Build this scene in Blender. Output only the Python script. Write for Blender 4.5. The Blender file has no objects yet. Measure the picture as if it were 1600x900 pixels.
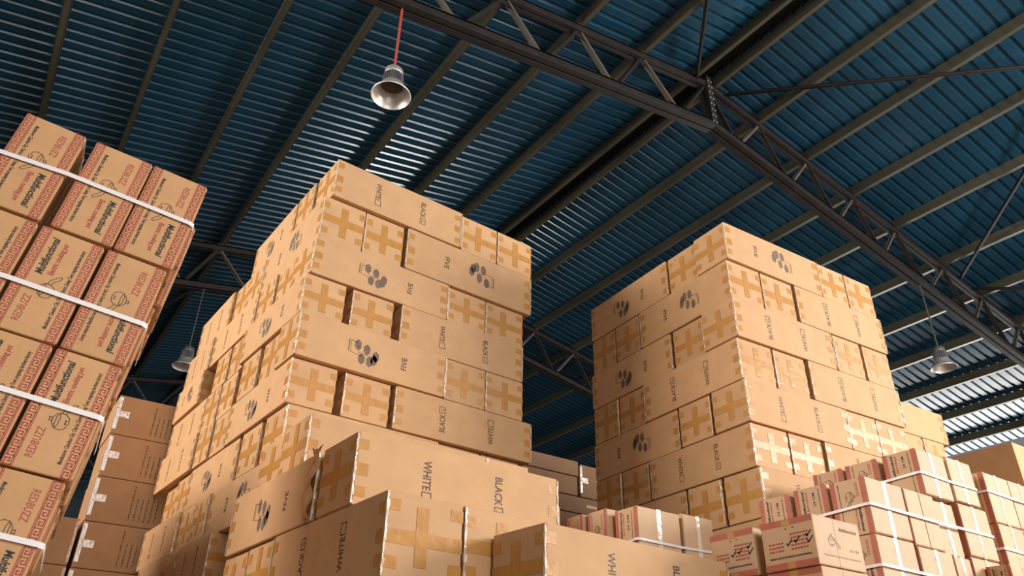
import bpy, bmesh, math, random
from mathutils import Matrix, Vector
random.seed(7)
S = bpy.context.scene
COL = S.collection
R_ = math.radians

# ------------------------------------------------------------------ camera, light, exposure
CH = 0.56                                   # camera height above the floor
cd = bpy.data.cameras.new('camera'); cam = bpy.data.objects.new('camera', cd); COL.objects.link(cam)
cr = Vector((0.82243312, -0.56859549, 0.0174047)); cu = Vector((-0.30036015, -0.40805986, 0.86213162)); cf = Vector((0.48310199, 0.71427328, 0.50638537))
cam.matrix_world = Matrix(((cr.x, cu.x, -cf.x, 0), (cr.y, cu.y, -cf.y, 0), (cr.z, cu.z, -cf.z, CH), (0, 0, 0, 1)))
cd.sensor_fit = 'HORIZONTAL'; cd.sensor_width = 36; cd.lens = 1201.6 / 1600 * 36; cd.clip_start = 0.05; cd.clip_end = 200
S.camera = cam
S.view_settings.view_transform = 'Standard'; S.view_settings.look = 'None'
S.view_settings.gamma = 1; S.view_settings.use_curve_mapping = False
S.view_settings.exposure = 0.0

W = bpy.data.worlds.new('daylight'); S.world = W; W.use_nodes = True
W.node_tree.nodes['Background'].inputs[0].default_value = (0.95, 0.97, 1.0, 1)
W.node_tree.nodes['Background'].inputs[1].default_value = 0.2

def area(name, loc, target, sx, sy, power, color, spread=math.pi):
    ld = bpy.data.lights.new(name, 'AREA'); ld.shape = 'RECTANGLE'; ld.size = sx; ld.size_y = sy
    ld.energy = power; ld.color = color; ld.spread = spread
    o = bpy.data.objects.new(name, ld); COL.objects.link(o); o.location = loc
    o.rotation_euler = (Vector(target) - Vector(loc)).to_track_quat('-Z', 'Y').to_euler()
    return o
area('side_door_daylight', (10.8, -3.4, 4.2), (3.8, 3.2, 2.0), 3.6, 2.6, 1150, (1.0, 0.93, 0.85))
area('front_door_daylight', (0.0, -8.8, 3.0), (2.8, 4.0, 2.4), 5.0, 4.0, 420, (1.0, 0.90, 0.78))
area('side_window_daylight', (-5.3, 6.3, 5.6), (1.5, 5.0, 3.0), 3.6, 2.0, 430, (1.0, 0.90, 0.78), R_(130))
area('front_gable_daylight', (5.0, -8.6, 7.0), (5.0, 4.0, 6.0), 18.0, 2.0, 800, (0.95, 0.97, 1.0))
area('eaves_opening_daylight', (22.6, 6.0, 4.4), (14.0, 5.0, 7.8), 14.0, 2.2, 1000, (1.0, 0.97, 0.92))

# ------------------------------------------------------------------ materials
def mat(name, color, rough=0.7, metal=0.0, spec=0.5, noise=None, bump=None, vary=0.0):
    m = bpy.data.materials.new(name); m.use_nodes = True
    nt = m.node_tree; b = nt.nodes['Principled BSDF']
    b.inputs['Base Color'].default_value = (*color, 1); b.inputs['Roughness'].default_value = rough
    b.inputs['Metallic'].default_value = metal; b.inputs['Specular IOR Level'].default_value = spec
    tc = nt.nodes.new('ShaderNodeTexCoord')
    if noise:
        sc, amt, stretch = noise
        mp = nt.nodes.new('ShaderNodeMapping'); mp.inputs['Scale'].default_value = stretch
        nt.links.new(tc.outputs['Object'], mp.inputs['Vector'])
        n = nt.nodes.new('ShaderNodeTexNoise'); n.inputs['Scale'].default_value = sc; n.inputs['Detail'].default_value = 5
        nt.links.new(mp.outputs[0], n.inputs['Vector'])
        r = nt.nodes.new('ShaderNodeMapRange'); r.inputs['From Min'].default_value = 0.3; r.inputs['From Max'].default_value = 0.7
        r.inputs['To Min'].default_value = 1 - amt; r.inputs['To Max'].default_value = 1 + amt
        nt.links.new(n.outputs['Fac'], r.inputs['Value'])
        val = r.outputs[0]
        if vary:
            oi = nt.nodes.new('ShaderNodeObjectInfo'); r2 = nt.nodes.new('ShaderNodeMapRange')
            r2.inputs['To Min'].default_value = 1 - vary; r2.inputs['To Max'].default_value = 1 + vary
            nt.links.new(oi.outputs['Random'], r2.inputs['Value'])
            mm = nt.nodes.new('ShaderNodeMath'); mm.operation = 'MULTIPLY'
            nt.links.new(val, mm.inputs[0]); nt.links.new(r2.outputs[0], mm.inputs[1]); val = mm.outputs[0]
        h = nt.nodes.new('ShaderNodeHueSaturation'); h.inputs['Color'].default_value = (*color, 1)
        nt.links.new(val, h.inputs['Value']); nt.links.new(h.outputs[0], b.inputs['Base Color'])
    if bump:
        sc, st, stretch = bump
        mp = nt.nodes.new('ShaderNodeMapping'); mp.inputs['Scale'].default_value = stretch
        nt.links.new(tc.outputs['Object'], mp.inputs['Vector'])
        n = nt.nodes.new('ShaderNodeTexNoise'); n.inputs['Scale'].default_value = sc; n.inputs['Detail'].default_value = 3
        nt.links.new(mp.outputs[0], n.inputs['Vector'])
        bp = nt.nodes.new('ShaderNodeBump'); bp.inputs['Strength'].default_value = st; bp.inputs['Distance'].default_value = 0.02
        nt.links.new(n.outputs['Fac'], bp.inputs['Height']); nt.links.new(bp.outputs[0], b.inputs['Normal'])
    return m
M = {}
M['card'] = mat('cardboard', (0.58, 0.345, 0.178), 0.72, spec=0.3, noise=(7, 0.06, (1, 1, 1)), bump=(9, 0.05, (1, 1, 1)), vary=0.05)
M['pot_card'] = mat('cooking_pot_cardboard', (0.56, 0.31, 0.145), 0.7, spec=0.3, noise=(9, 0.07, (1, 1, 1)), bump=(10, 0.05, (1, 1, 1)), vary=0.04)
M['pale_card'] = mat('pale_cardboard', (0.56, 0.355, 0.205), 0.6, spec=0.4, noise=(8, 0.06, (1, 1, 1)), bump=(9, 0.05, (1, 1, 1)), vary=0.05)
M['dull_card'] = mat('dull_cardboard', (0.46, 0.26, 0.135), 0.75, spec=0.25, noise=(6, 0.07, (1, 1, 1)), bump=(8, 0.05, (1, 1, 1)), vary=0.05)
M['tape'] = mat('brown_packing_tape', (0.50, 0.24, 0.062), 0.36, spec=0.28, noise=(12, 0.1, (1, 1, 1)), bump=(25, 0.15, (1, 1, 1)))
M['film'] = mat('clear_film', (0.66, 0.50, 0.36), 0.18, spec=0.9, noise=(40, 0.25, (1, 1, 1)), bump=(45, 0.8, (1, 1, .35)))
M['clear_tape_glare'] = mat('clear_tape_glare', (0.72, 0.62, 0.52), 0.12, spec=1.0, bump=(30, 0.2, (1, 1, 1)))  # pale base puts the white glare on clear tape into its colour
M['shaded_card'] = mat('shaded_cardboard', (0.27, 0.15, 0.08), 0.75, spec=0.25, noise=(6, 0.07, (1, 1, 1)), vary=0.05)  # shade of the gap between the towers put into the base colour
M['ink'] = mat('dark_ink', (0.055, 0.035, 0.022), 0.6)
M['soft_ink'] = mat('thin_ink', (0.20, 0.12, 0.06), 0.7)
M['hex_ink'] = mat('grey_ink', (0.155, 0.105, 0.075), 0.65, noise=(30, 0.2, (1, 1, 1)))
M['red_ink'] = mat('red_ink', (0.36, 0.045, 0.04), 0.65)
M['band_ink'] = mat('faded_red_ink', (0.44, 0.12, 0.075), 0.65, noise=(14, 0.12, (1, 1, 1)))
M['black_ink'] = mat('black_ink', (0.02, 0.016, 0.014), 0.6)
M['strap'] = mat('white_plastic_strap', (0.74, 0.70, 0.70), 0.35)
M['sheet'] = mat('blue_roof_sheet', (0.012, 0.058, 0.104), 0.22, metal=0.0, spec=0.6, noise=(1.3, 0.22, (1, .25, 1)), bump=(5, 0.12, (.4, 1, 1)))
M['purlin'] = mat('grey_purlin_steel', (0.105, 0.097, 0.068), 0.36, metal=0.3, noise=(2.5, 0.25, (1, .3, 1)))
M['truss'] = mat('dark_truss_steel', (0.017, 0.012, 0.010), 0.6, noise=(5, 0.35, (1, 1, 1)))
M['web'] = mat('brown_web_steel', (0.12, 0.095, 0.075), 0.5, noise=(5, 0.25, (1, 1, 1)))
M['bolt'] = mat('pale_bolt_steel', (0.55, 0.52, 0.48), 0.35, metal=0.6)
M['alu'] = mat('spun_aluminium', (0.82, 0.76, 0.72), 0.42, metal=0.75, noise=(6, 0.06, (1, 1, 1)))
M['heat'] = mat('grey_heat_sink', (0.16, 0.16, 0.165), 0.4, metal=0.4)
M['chip'] = mat('lamp_chip', (0.10, 0.06, 0.05), 0.4)
M['cord_red'] = mat('red_cord', (0.42, 0.07, 0.035), 0.6)
M['cord_grey'] = mat('grey_cord', (0.10, 0.095, 0.09), 0.6)
M['concrete'] = mat('concrete_floor', (0.30, 0.27, 0.235), 0.75, noise=(1.5, 0.15, (1, 1, 1)))
M['wall'] = mat('dark_wall_sheet', (0.020, 0.050, 0.075), 0.5, noise=(2, 0.15, (1, 1, .2)))
M['wood'] = mat('pallet_wood', (0.30, 0.19, 0.10), 0.8, noise=(6, 0.2, (1, 6, 6)))

# ------------------------------------------------------------------ mesh helpers
class MB:
    def __init__(s): s.v = []; s.f = []; s.m = []; s.mats = []
    def mi(s, m):
        if m not in s.mats: s.mats.append(m)
        return s.mats.index(m)
    def poly(s, pts, m):
        n = len(s.v); s.v += [tuple(p) for p in pts]; s.f.append(tuple(range(n, n + len(pts)))); s.m.append(s.mi(m))
    def mesh(s, vs, fs, m):
        n = len(s.v); k = s.mi(m); s.v += [tuple(p) for p in vs]
        for f in fs: s.f.append(tuple(n + i for i in f)); s.m.append(k)
    def box(s, lo, hi, m, bevel=0.0, xf=None, seg=2):
        bm = bmesh.new(); bmesh.ops.create_cube(bm, size=1)
        c = [(lo[i] + hi[i]) / 2 for i in range(3)]; d = [hi[i] - lo[i] for i in range(3)]
        for v in bm.verts: v.co = Vector((c[0] + v.co.x * d[0], c[1] + v.co.y * d[1], c[2] + v.co.z * d[2]))
        if bevel: bmesh.ops.bevel(bm, geom=bm.edges[:], offset=bevel, segments=seg, affect='EDGES', profile=0.6)
        if xf is not None: bm.transform(xf)
        bm.verts.index_update()
        s.mesh([v.co.copy() for v in bm.verts], [[v.index for v in f.verts] for f in bm.faces], m); bm.free()
    def bar(s, a, b, w, h, m, bevel=0.0, up=(0, 0, 1)):
        a = Vector(a); b = Vector(b); x = (b - a); L = x.length; x.normalize()
        y = Vector(up).cross(x)
        if y.length < 1e-4: y = Vector((0, 1, 0)).cross(x)
        y.normalize(); z = x.cross(y)
        xf = Matrix(((x.x, y.x, z.x, a.x), (x.y, y.y, z.y, a.y), (x.z, y.z, z.z, a.z), (0, 0, 0, 1)))
        s.box((0, -w / 2, -h / 2), (L, w / 2, h / 2), m, bevel, xf)
    def tube(s, pts, r, m, n=8):
        pts = [Vector(p) for p in pts]; rings = []
        for i, p in enumerate(pts):
            t = (pts[min(i + 1, len(pts) - 1)] - pts[max(i - 1, 0)]).normalized()
            a = t.cross(Vector((0, 0, 1)) if abs(t.z) < 0.9 else Vector((1, 0, 0))).normalized(); b = t.cross(a)
            rings.append([p + a * (r * math.cos(2 * math.pi * k / n)) + b * (r * math.sin(2 * math.pi * k / n)) for k in range(n)])
        vs = [v for g in rings for v in g]; fs = []
        for i in range(len(rings) - 1):
            for k in range(n): fs.append((i * n + k, i * n + (k + 1) % n, (i + 1) * n + (k + 1) % n, (i + 1) * n + k))
        fs.append(tuple(range(n - 1, -1, -1))); fs.append(tuple(range(len(vs) - n, len(vs))))
        s.mesh(vs, fs, m)
    def lathe(s, prof, m, n=32, wob=None):
        vs = []; fs = []
        for (r, z) in prof:
            for k in range(n):
                a = 2 * math.pi * k / n; rr = r * (1 + (wob if wob and k % 2 else 0)); vs.append((rr * math.cos(a), rr * math.sin(a), z))
        for i in range(len(prof) - 1):
            for k in range(n): fs.append((i * n + k, i * n + (k + 1) % n, (i + 1) * n + (k + 1) % n, (i + 1) * n + k))
        s.mesh(vs, fs, m)
    def build(s, name, parent=None, smooth=False):
        me = bpy.data.meshes.new(name); me.from_pydata(s.v, [], s.f)
        for m in s.mats: me.materials.append(M[m])
        me.polygons.foreach_set('material_index', s.m)
        if smooth: me.polygons.foreach_set('use_smooth', [True] * len(s.f))
        me.update()
        return link(name, me, parent)
def link(name, me, parent=None):
    o = bpy.data.objects.new(name, me); COL.objects.link(o)
    if parent is not None: o.parent = parent
    return o
def empty(name, loc=(0, 0, 0), rz=0.0):
    o = bpy.data.objects.new(name, None); COL.objects.link(o); o.empty_display_size = 0.1
    o.location = loc; o.rotation_euler = (0, 0, rz); return o
def tag(o, label, cat, group=None, kind=None):
    o['label'] = label; o['category'] = cat
    if group: o['group'] = group
    if kind: o['kind'] = kind
    return o
def structure(o): o['kind'] = 'structure'; return o
def copy_thing(proto, loc, rz, scale=(1, 1, 1), leave=()):
    r = proto.copy(); COL.objects.link(r); r.location = loc; r.rotation_euler = (0, 0, rz); r.scale = scale
    for ch in proto.children:
        if ch.name.split('.')[0] in leave: continue
        c = ch.copy(); COL.objects.link(c); c.parent = r
        for g in ch.children:
            d = g.copy(); COL.objects.link(d); d.parent = c
    return r
def drop(proto):
    for ch in list(proto.children): bpy.data.objects.remove(ch)
    bpy.data.objects.remove(proto)

_txt = {}
def glyphs(text, bold=0.0, shear=0.0):
    k = (text, bold, shear)
    if k not in _txt:
        cu_ = bpy.data.curves.new('text', 'FONT'); cu_.body = text; cu_.offset = bold; cu_.shear = shear
        cu_.resolution_u = 2; cu_.fill_mode = 'FRONT'
        o = bpy.data.objects.new('text', cu_); COL.objects.link(o); bpy.context.view_layer.update()
        me = o.to_mesh(); vs = [(v.co.x, v.co.y) for v in me.vertices]; fs = [tuple(p.vertices) for p in me.polygons]
        o.to_mesh_clear(); bpy.data.objects.remove(o); bpy.data.curves.remove(cu_)
        x0 = min(v[0] for v in vs); x1 = max(v[0] for v in vs)
        _txt[k] = ([((x - x0) / (x1 - x0), y / 0.69) for x, y in vs], fs)
    return _txt[k]

class Face2D:
    """A printed face: o = lower left corner, u right, v up, n outward; the reading frame may be turned in quarter turns."""
    def __init__(s, mb, o, u, v, w, h, off=0.0007):
        s.mb = mb; s.u = Vector(u); s.v = Vector(v); s.n = s.u.cross(s.v); s.o = Vector(o) + s.n * off; s.w = w; s.h = h; s.turn = 0; s.lift = 0
    def P(s, a, b):
        if s.turn == 0: x, y = a, b
        elif s.turn == -1: x, y = b, s.h - a          # reads downwards
        elif s.turn == 1: x, y = s.w - b, a           # reads upwards
        else: x, y = s.w - a, s.h - b
        return s.o + s.u * x + s.v * y + s.n * s.lift
    def dims(s): return (s.w, s.h) if s.turn in (0, 2) else (s.h, s.w)
    def rect(s, a0, b0, a1, b1, m): s.mb.poly([s.P(a0, b0), s.P(a1, b0), s.P(a1, b1), s.P(a0, b1)], m)
    def text(s, t, a0, a1, b0, h, m, bold=0.0, shear=0.0):
        vs, fs = glyphs(t, bold, shear)
        s.mb.mesh([s.P(a0 + x * (a1 - a0), b0 + y * h) for x, y in vs], fs, m)
    def line(s, pts, wd, m, closed=False):
        pts = [Vector(p) for p in pts]
        if closed: pts.append(pts[0])
        for p, q in zip(pts, pts[1:]):
            d = q - p
            if d.length < 1e-6: continue
            d.normalize(); nn = Vector((-d.y, d.x)) * wd / 2; e = d * wd * 0.4
            p2 = p - e; q2 = q + e
            s.mb.poly([s.P(*(p2 - nn)), s.P(*(q2 - nn)), s.P(*(q2 + nn)), s.P(*(p2 + nn))], m)
    def ngon(s, ca, cb, ra, rb, n, m, ph=0.0):
        s.mb.poly([s.P(ca + ra * math.cos(ph + 2 * math.pi * k / n), cb + rb * math.sin(ph + 2 * math.pi * k / n)) for k in range(n)], m)

# ------------------------------------------------------------------ the building
XR, ZR, T_ = 7.134, 8.7 + CH, 0.18           # ridge, slope
XL_, XE = -5.6, 20.2
Y0, Y1 = -9.0, 31.0
def roof_z(x): return ZR - T_ * abs(x - XR)
b = MB()
b.box((-14, -16, -0.2), (30, Y1 + 1, 0), 'concrete'); structure(b.build('floor'))
# corrugated sheets: ribs run down the slope
b = MB(); pitch = 0.185; up = 0.17
prof = [(0, 0), (0.112, 0), (0.134, 0.038), (0.163, 0.038), (0.185, 0)]
def slope_sheet(xa, xb):
    ys = []; k = 0
    while Y0 + k * pitch < Y1:
        for (py, pz) in prof[:-1]: ys.append((Y0 + k * pitch + py, pz))
        k += 1
    xs = [xa + (xb - xa) * i / 6 for i in range(7)]
    vs = []; fs = []
    for x in xs:
        for (y, pz) in ys: vs.append((x, y, roof_z(x) + up + pz))
    n = len(ys)
    for i in range(6):
        for j in range(n - 1): fs.append((i * n + j, i * n + j + 1, (i + 1) * n + j + 1, (i + 1) * n + j))
    b.mesh(vs, fs, 'sheet')
slope_sheet(XL_, XR - 0.15); slope_sheet(XR + 0.15, XE)
b.poly([(XR - 0.4, Y0, ZR + 0.24), (XR, Y0, ZR + 0.32), (XR, Y1, ZR + 0.32), (XR - 0.4, Y1, ZR + 0.24)], 'truss')  # near-black ridge cap: shade of the ridge recess put into its colour
b.poly([(XR, Y0, ZR + 0.32), (XR + 0.4, Y0, ZR + 0.24), (XR + 0.4, Y1, ZR + 0.24), (XR, Y1, ZR + 0.32)], 'truss')
structure(b.build('ceiling'))
zl, zr_ = roof_z(XL_) + up, roof_z(XE) + up
b = MB(); b.box((XL_ - 0.15, Y1, 0), (XE + 0.15, Y1 + 0.15, ZR + 0.2), 'wall'); structure(b.build('wall_back'))
b = MB(); b.box((XL_ - 0.2, 8.2, 0), (XL_, Y1, zl), 'wall'); b.box((XL_ - 0.2, Y0, 0), (XL_, 8.2, 3.6), 'wall'); b.box((XL_ - 0.2, Y0, zl - 0.4), (XL_, 8.2, zl), 'wall'); b.box((XL_ - 0.2, Y0, 3.6), (XL_, 1.2, zl - 0.4), 'wall')
structure(b.build('wall_left'))
b = MB(); b.box((XE, Y0, 0), (XE + 0.2, Y1, 3.2), 'wall'); structure(b.build('wall_right'))

# purlins: lipped channels with the web on the lower side
ORD = ['first', 'second', 'third', 'fourth', 'fifth', 'sixth', 'seventh', 'eighth', 'ninth', 'tenth', 'eleventh']
def purlin(x, s, label, hgt=0.17, wid=0.07):
    t = 0.008; b = MB(); z = roof_z(x)
    r = empty('roof_purlin', (x, 0, z)); tag(r, label, 'purlin', 'purlins under the roof sheets')
    b.box((-t / 2, Y0, 0), (t / 2, Y1, hgt), 'purlin'); b.build('web_plate', r)
    b = MB(); b.box((0 if s > 0 else -wid, Y0, 0), (wid if s > 0 else 0, Y1, t), 'purlin'); b.box((s * wid - t / 2, Y0, 0), (s * wid + t / 2, Y1, 0.025), 'purlin'); b.build('bottom_flange', r)
    b = MB(); b.box((0 if s > 0 else -wid, Y0, hgt - t), (wid if s > 0 else 0, Y1, hgt), 'purlin'); b.build('top_flange', r)
def xat(r):
    z0 = 8.7; x0 = XR
    return r * (z0 + T_ * x0) / (1 + T_ * r) if r > 0.82 else r * (z0 - T_ * x0) / (1 - T_ * r)
LP = [0.686, 0.564, 0.432, 0.282, 0.158, 0.011, -0.132, -0.27, -0.41]
RP = [0.977, 1.138, 1.312, 1.493, 1.725, 1.945, 2.18, 2.44, 2.71, 2.985]
LX = [xat(r) for r in LP]; RX = [xat(r) for r in RP]
for i, x in enumerate(LX): purlin(x, 1, f'grey steel purlin, {ORD[i]} one left of the ridge under the blue roof')
for i, x in enumerate(RX): purlin(x, 1, f'grey steel purlin, {ORD[i]} one right of the ridge under the blue roof')
purlin(XR - 0.17, -1, 'pale ridge purlin on the left edge of the black ridge gap', 0.17, 0.06)
purlin(XR + 0.17, 1, 'grey ridge purlin on the right edge of the black ridge gap', 0.17, 0.06)

# trusses with parallel chords
DEP = 0.90
def truss(y, label, lean=0):
    r = empty('roof_truss', (0, y, 0)); tag(r, label, 'truss', 'roof trusses')
    def tz(x): return roof_z(x) - 0.07
    def bz(x): return roof_z(x) - DEP
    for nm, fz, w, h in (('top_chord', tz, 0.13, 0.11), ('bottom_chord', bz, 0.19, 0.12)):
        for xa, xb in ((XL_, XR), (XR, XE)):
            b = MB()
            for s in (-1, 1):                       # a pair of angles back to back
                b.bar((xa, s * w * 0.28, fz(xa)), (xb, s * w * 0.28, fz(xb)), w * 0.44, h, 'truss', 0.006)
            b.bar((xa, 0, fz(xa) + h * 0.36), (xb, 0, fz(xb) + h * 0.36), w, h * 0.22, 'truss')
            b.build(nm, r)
    lnodes = [XR] + LX; rnodes = [XR] + RX
    for nodes in (lnodes, rnodes):
        for i in range(len(nodes) - 1):
            xm = nodes[i] * 0.52 + nodes[i + 1] * 0.48
            for xa, mm, w in ((nodes[i + 1], 'web', 0.062), (nodes[i], 'truss', 0.07)):
                b = MB(); b.bar((xa, 0, tz(xa)), (xm, 0, bz(xm)), w, 0.035, mm, 0.004)
                b.bar((xa, w * 0.4, tz(xa)), (xm, w * 0.4, bz(xm)), 0.012, w, mm); b.build('web_member', r)
            if i:
                b = MB(); b.box((nodes[i] - 0.10, -0.012, tz(nodes[i]) - 0.12), (nodes[i] + 0.10, 0.012, tz(nodes[i]) + 0.07), 'truss', 0.004)
                b.build('gusset_plate', r)
                b = MB(); x = nodes[i]; b.box((x - 0.05, -0.06, tz(x) + 0.05), (x + 0.05, 0.06, roof_z(x)), 'web', 0.004); b.box((x + 0.01, -0.06, roof_z(x)), (x + 0.018, 0.06, roof_z(x) + 0.14), 'web'); b.build('purlin_cleat', r)
    b = MB(); b.box((XR - 0.05, -0.09, bz(XR) - 0.02), (XR + 0.05, 0.09, ZR + 0.05), 'truss', 0.006); p = b.build('splice_plate', r)
    b = MB()
    for k in range(8):
        for s in (-1, 1):
            b.box((XR + s * 0.03 - 0.012, -0.103, bz(XR) + 0.02 + k * 0.115), (XR + s * 0.03 + 0.012, -0.088, bz(XR) + 0.044 + k * 0.115), 'bolt', 0.004)
    b.build('bolt_row', p)
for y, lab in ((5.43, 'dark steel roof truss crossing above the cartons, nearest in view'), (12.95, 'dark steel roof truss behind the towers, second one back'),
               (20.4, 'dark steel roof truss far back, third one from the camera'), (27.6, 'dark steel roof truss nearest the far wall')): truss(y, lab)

def rod(a, c, label, r=0.03):
    b = MB(); a = Vector(a); c = Vector(c)
    b.tube([a, a * 0.5 + c * 0.5 + Vector((0, 0, -0.04)), c], r, 'truss'); tag(b.build('bracing_rod', smooth=True), label, 'bracing rod', 'bracing rods under the roof')
def rz(x, d=0.06): return roof_z(x) - d
rod((6.9, 5.38, rz(6.9)), (0.6, -1.6, rz(0.6)), 'dark bracing rod rising from the ridge joint to the top edge of the picture')
rod((7.5, 5.34, rz(7.5)), (13.3, -1.75, rz(13.3)), 'long dark bracing rod running right from the ridge joint across two purlins')
rod((13.6, 5.36, rz(13.6)), (7.6, -1.65, rz(7.6)), 'dark bracing rod slanting down to the truss at the right edge')
rod((14.0, 5.36, rz(14)), (19.5, -1.0, rz(19.5)), 'dark bracing rod running flat to the right edge from the far right truss')
rod((2.0, 12.95, roof_z(2.0) - DEP), (0.4, 20.3, roof_z(0.4) - 0.1), 'dark bracing rod running back from the second truss at the left')

# ------------------------------------------------------------------ pendant lamps
def lamp(x, y, z, ztop, label, cord, tilt=(0, 0)):
    r = empty('pendant_lamp', (x, y, z)); tag(r, label, 'lamp', 'bell lamps under the roof')
    b = MB(); b.lathe([(0.198, -0.160), (0.203, -0.155), (0.201, -0.149), (0.172, -0.118), (0.146, -0.085), (0.126, -0.05), (0.114, -0.02), (0.106, -0.005), (0.102, -0.005), (0.110, -0.02), (0.122, -0.05), (0.142, -0.085), (0.168, -0.118), (0.197, -0.155), (0.198, -0.160)], 'alu', 48)
    b.build('reflector', r, True)
    b = MB(); b.lathe([(0.001, -0.022), (0.102, -0.022), (0.102, -0.006), (0.001, -0.006)], 'chip', 32)
    b.lathe([(0.001, -0.04), (0.05, -0.04), (0.055, -0.03), (0.055, -0.021)], 'chip', 24); b.build('light_engine', r)
    b = MB(); b.lathe([(0.001, -0.004), (0.108, -0.004), (0.110, 0.01), (0.104, 0.118), (0.001, 0.12)], 'heat', 56, wob=-0.12); b.build('heat_sink', r)
    b = MB(); b.lathe([(0.001, 0.12), (0.092, 0.12), (0.096, 0.13), (0.094, 0.185), (0.080, 0.205), (0.03, 0.212), (0.001, 0.213)], 'alu' if cord == 'cord_red' else 'heat', 32); b.build('driver_cap', r, True)
    b = MB(); n = 14; pts = [(0.022 * math.cos(a * math.pi / n * 2), 0, 0.232 + 0.022 * math.sin(a * math.pi / n * 2)) for a in range(n + 1)]; b.tube(pts, 0.005, 'heat', 6); b.build('hook', r, True)
    b = MB(); L = ztop - z - 0.235
    for ph in (0, math.pi):
        pts = [(0.007 * math.cos(ph + k * 0.9), 0.007 * math.sin(ph + k * 0.9), 0.235 + L * k / 60) for k in range(61)]; b.tube(pts, 0.010 if cord == 'cord_red' else 0.007, cord, 5)
    b.build('cord', r, True)
lamp(2.155, 5.43, 5.72 + CH, roof_z(2.12) - DEP, 'silver bell lamp on a red cord, nearest to the camera at top centre', 'cord_red')
lamp(2.12, 12.95, 5.48 + CH, roof_z(2.12) - DEP, 'small bell lamp on a thin cord between pot cartons and middle tower', 'cord_grey')
lamp(12.12, 5.43, 5.45 + CH, roof_z(12.12) - DEP, 'dark bell lamp on a thin cord hanging right of the right tower', 'cord_grey')

# ------------------------------------------------------------------ long cartons of the two towers
L0, W0, H0 = 1.0, 0.305, 0.288
def hex_print(F, flip):
    F.turn = 2 if flip else 0; w, h = F.w, F.h
    # reading frame: FIVE left, hexagons right, letters running downwards
    F2 = F
    base = F.turn
    cx, cy = 0.585 * w, 0.50 * h; s = 0.043
    for dx, dy, m_ in ((-1.75, 0.95, 'hex_ink'), (-1.1, 1.35, 'hex_ink'), (0.15, 1.25, 'hex_ink'), (-0.55, -0.35, 'hex_ink'), (0.85, -0.75, 'hex_ink'), (-2.0, 0.35, 'hex_ink')):
        F.ngon(cx + dx * s, cy + dy * s, s * 0.56, s * 0.86, 6, m_, math.pi / 2)
    F.line([(cx + 0.15 * s, cy + 0.8 * s), (cx + 1.9 * s, cy + 0.6 * s), (cx + 1.9 * s, cy - 1.2 * s), (cx + 0.9 * s, cy - 1.0 * s)], 0.0035, 'soft_ink')
    F.line([(cx - 1.0 * s, cy + 0.5 * s), (cx + 0.6 * s, cy + 0.4 * s), (cx + 0.8 * s, cy - 0.6 * s)], 0.003, 'soft_ink')
    F.line([(cx + 2.2 * s, cy + 0.5 * s), (cx + 2.2 * s, cy - 1.2 * s)], 0.007, 'soft_ink')
    vtext(F, 'FIVE', 0.285 * w, 0.66 * h, 0.36 * h, 0.036)
def vtext(F, t, a, b_top, b_bot, size, m='ink', bold=0.0):
    """Letters running down the face: the line of text goes from b_top to b_bot, letters tops to the right."""
    vs, fs = glyphs(t, bold or 0.012)
    F.mb.mesh([F.P(a + y * size, b_top - x * (b_top - b_bot)) for x, y in vs], fs, m)
def wb_print(F, flip):
    F.turn = 2 if flip else 0; w, h = F.w, F.h
    for t, a, tick in (('WHITE', 0.30 * w, False), ('BLACK', 0.655 * w, True)):
        vtext(F, t, a, 0.80 * h, 0.38 * h, 0.037)
        q = 0.042; y1 = 0.35 * h
        F.line([(a, y1 - q), (a + q, y1 - q), (a + q, y1), (a, y1)], 0.004, 'ink', True)
        if tick: F.line([(a + q * 0.3, y1 - q * 0.25), (a + q * 0.25, y1 - q * 0.7), (a + q * 0.75, y1 - q * 0.35)], 0.003, 'ink')
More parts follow.
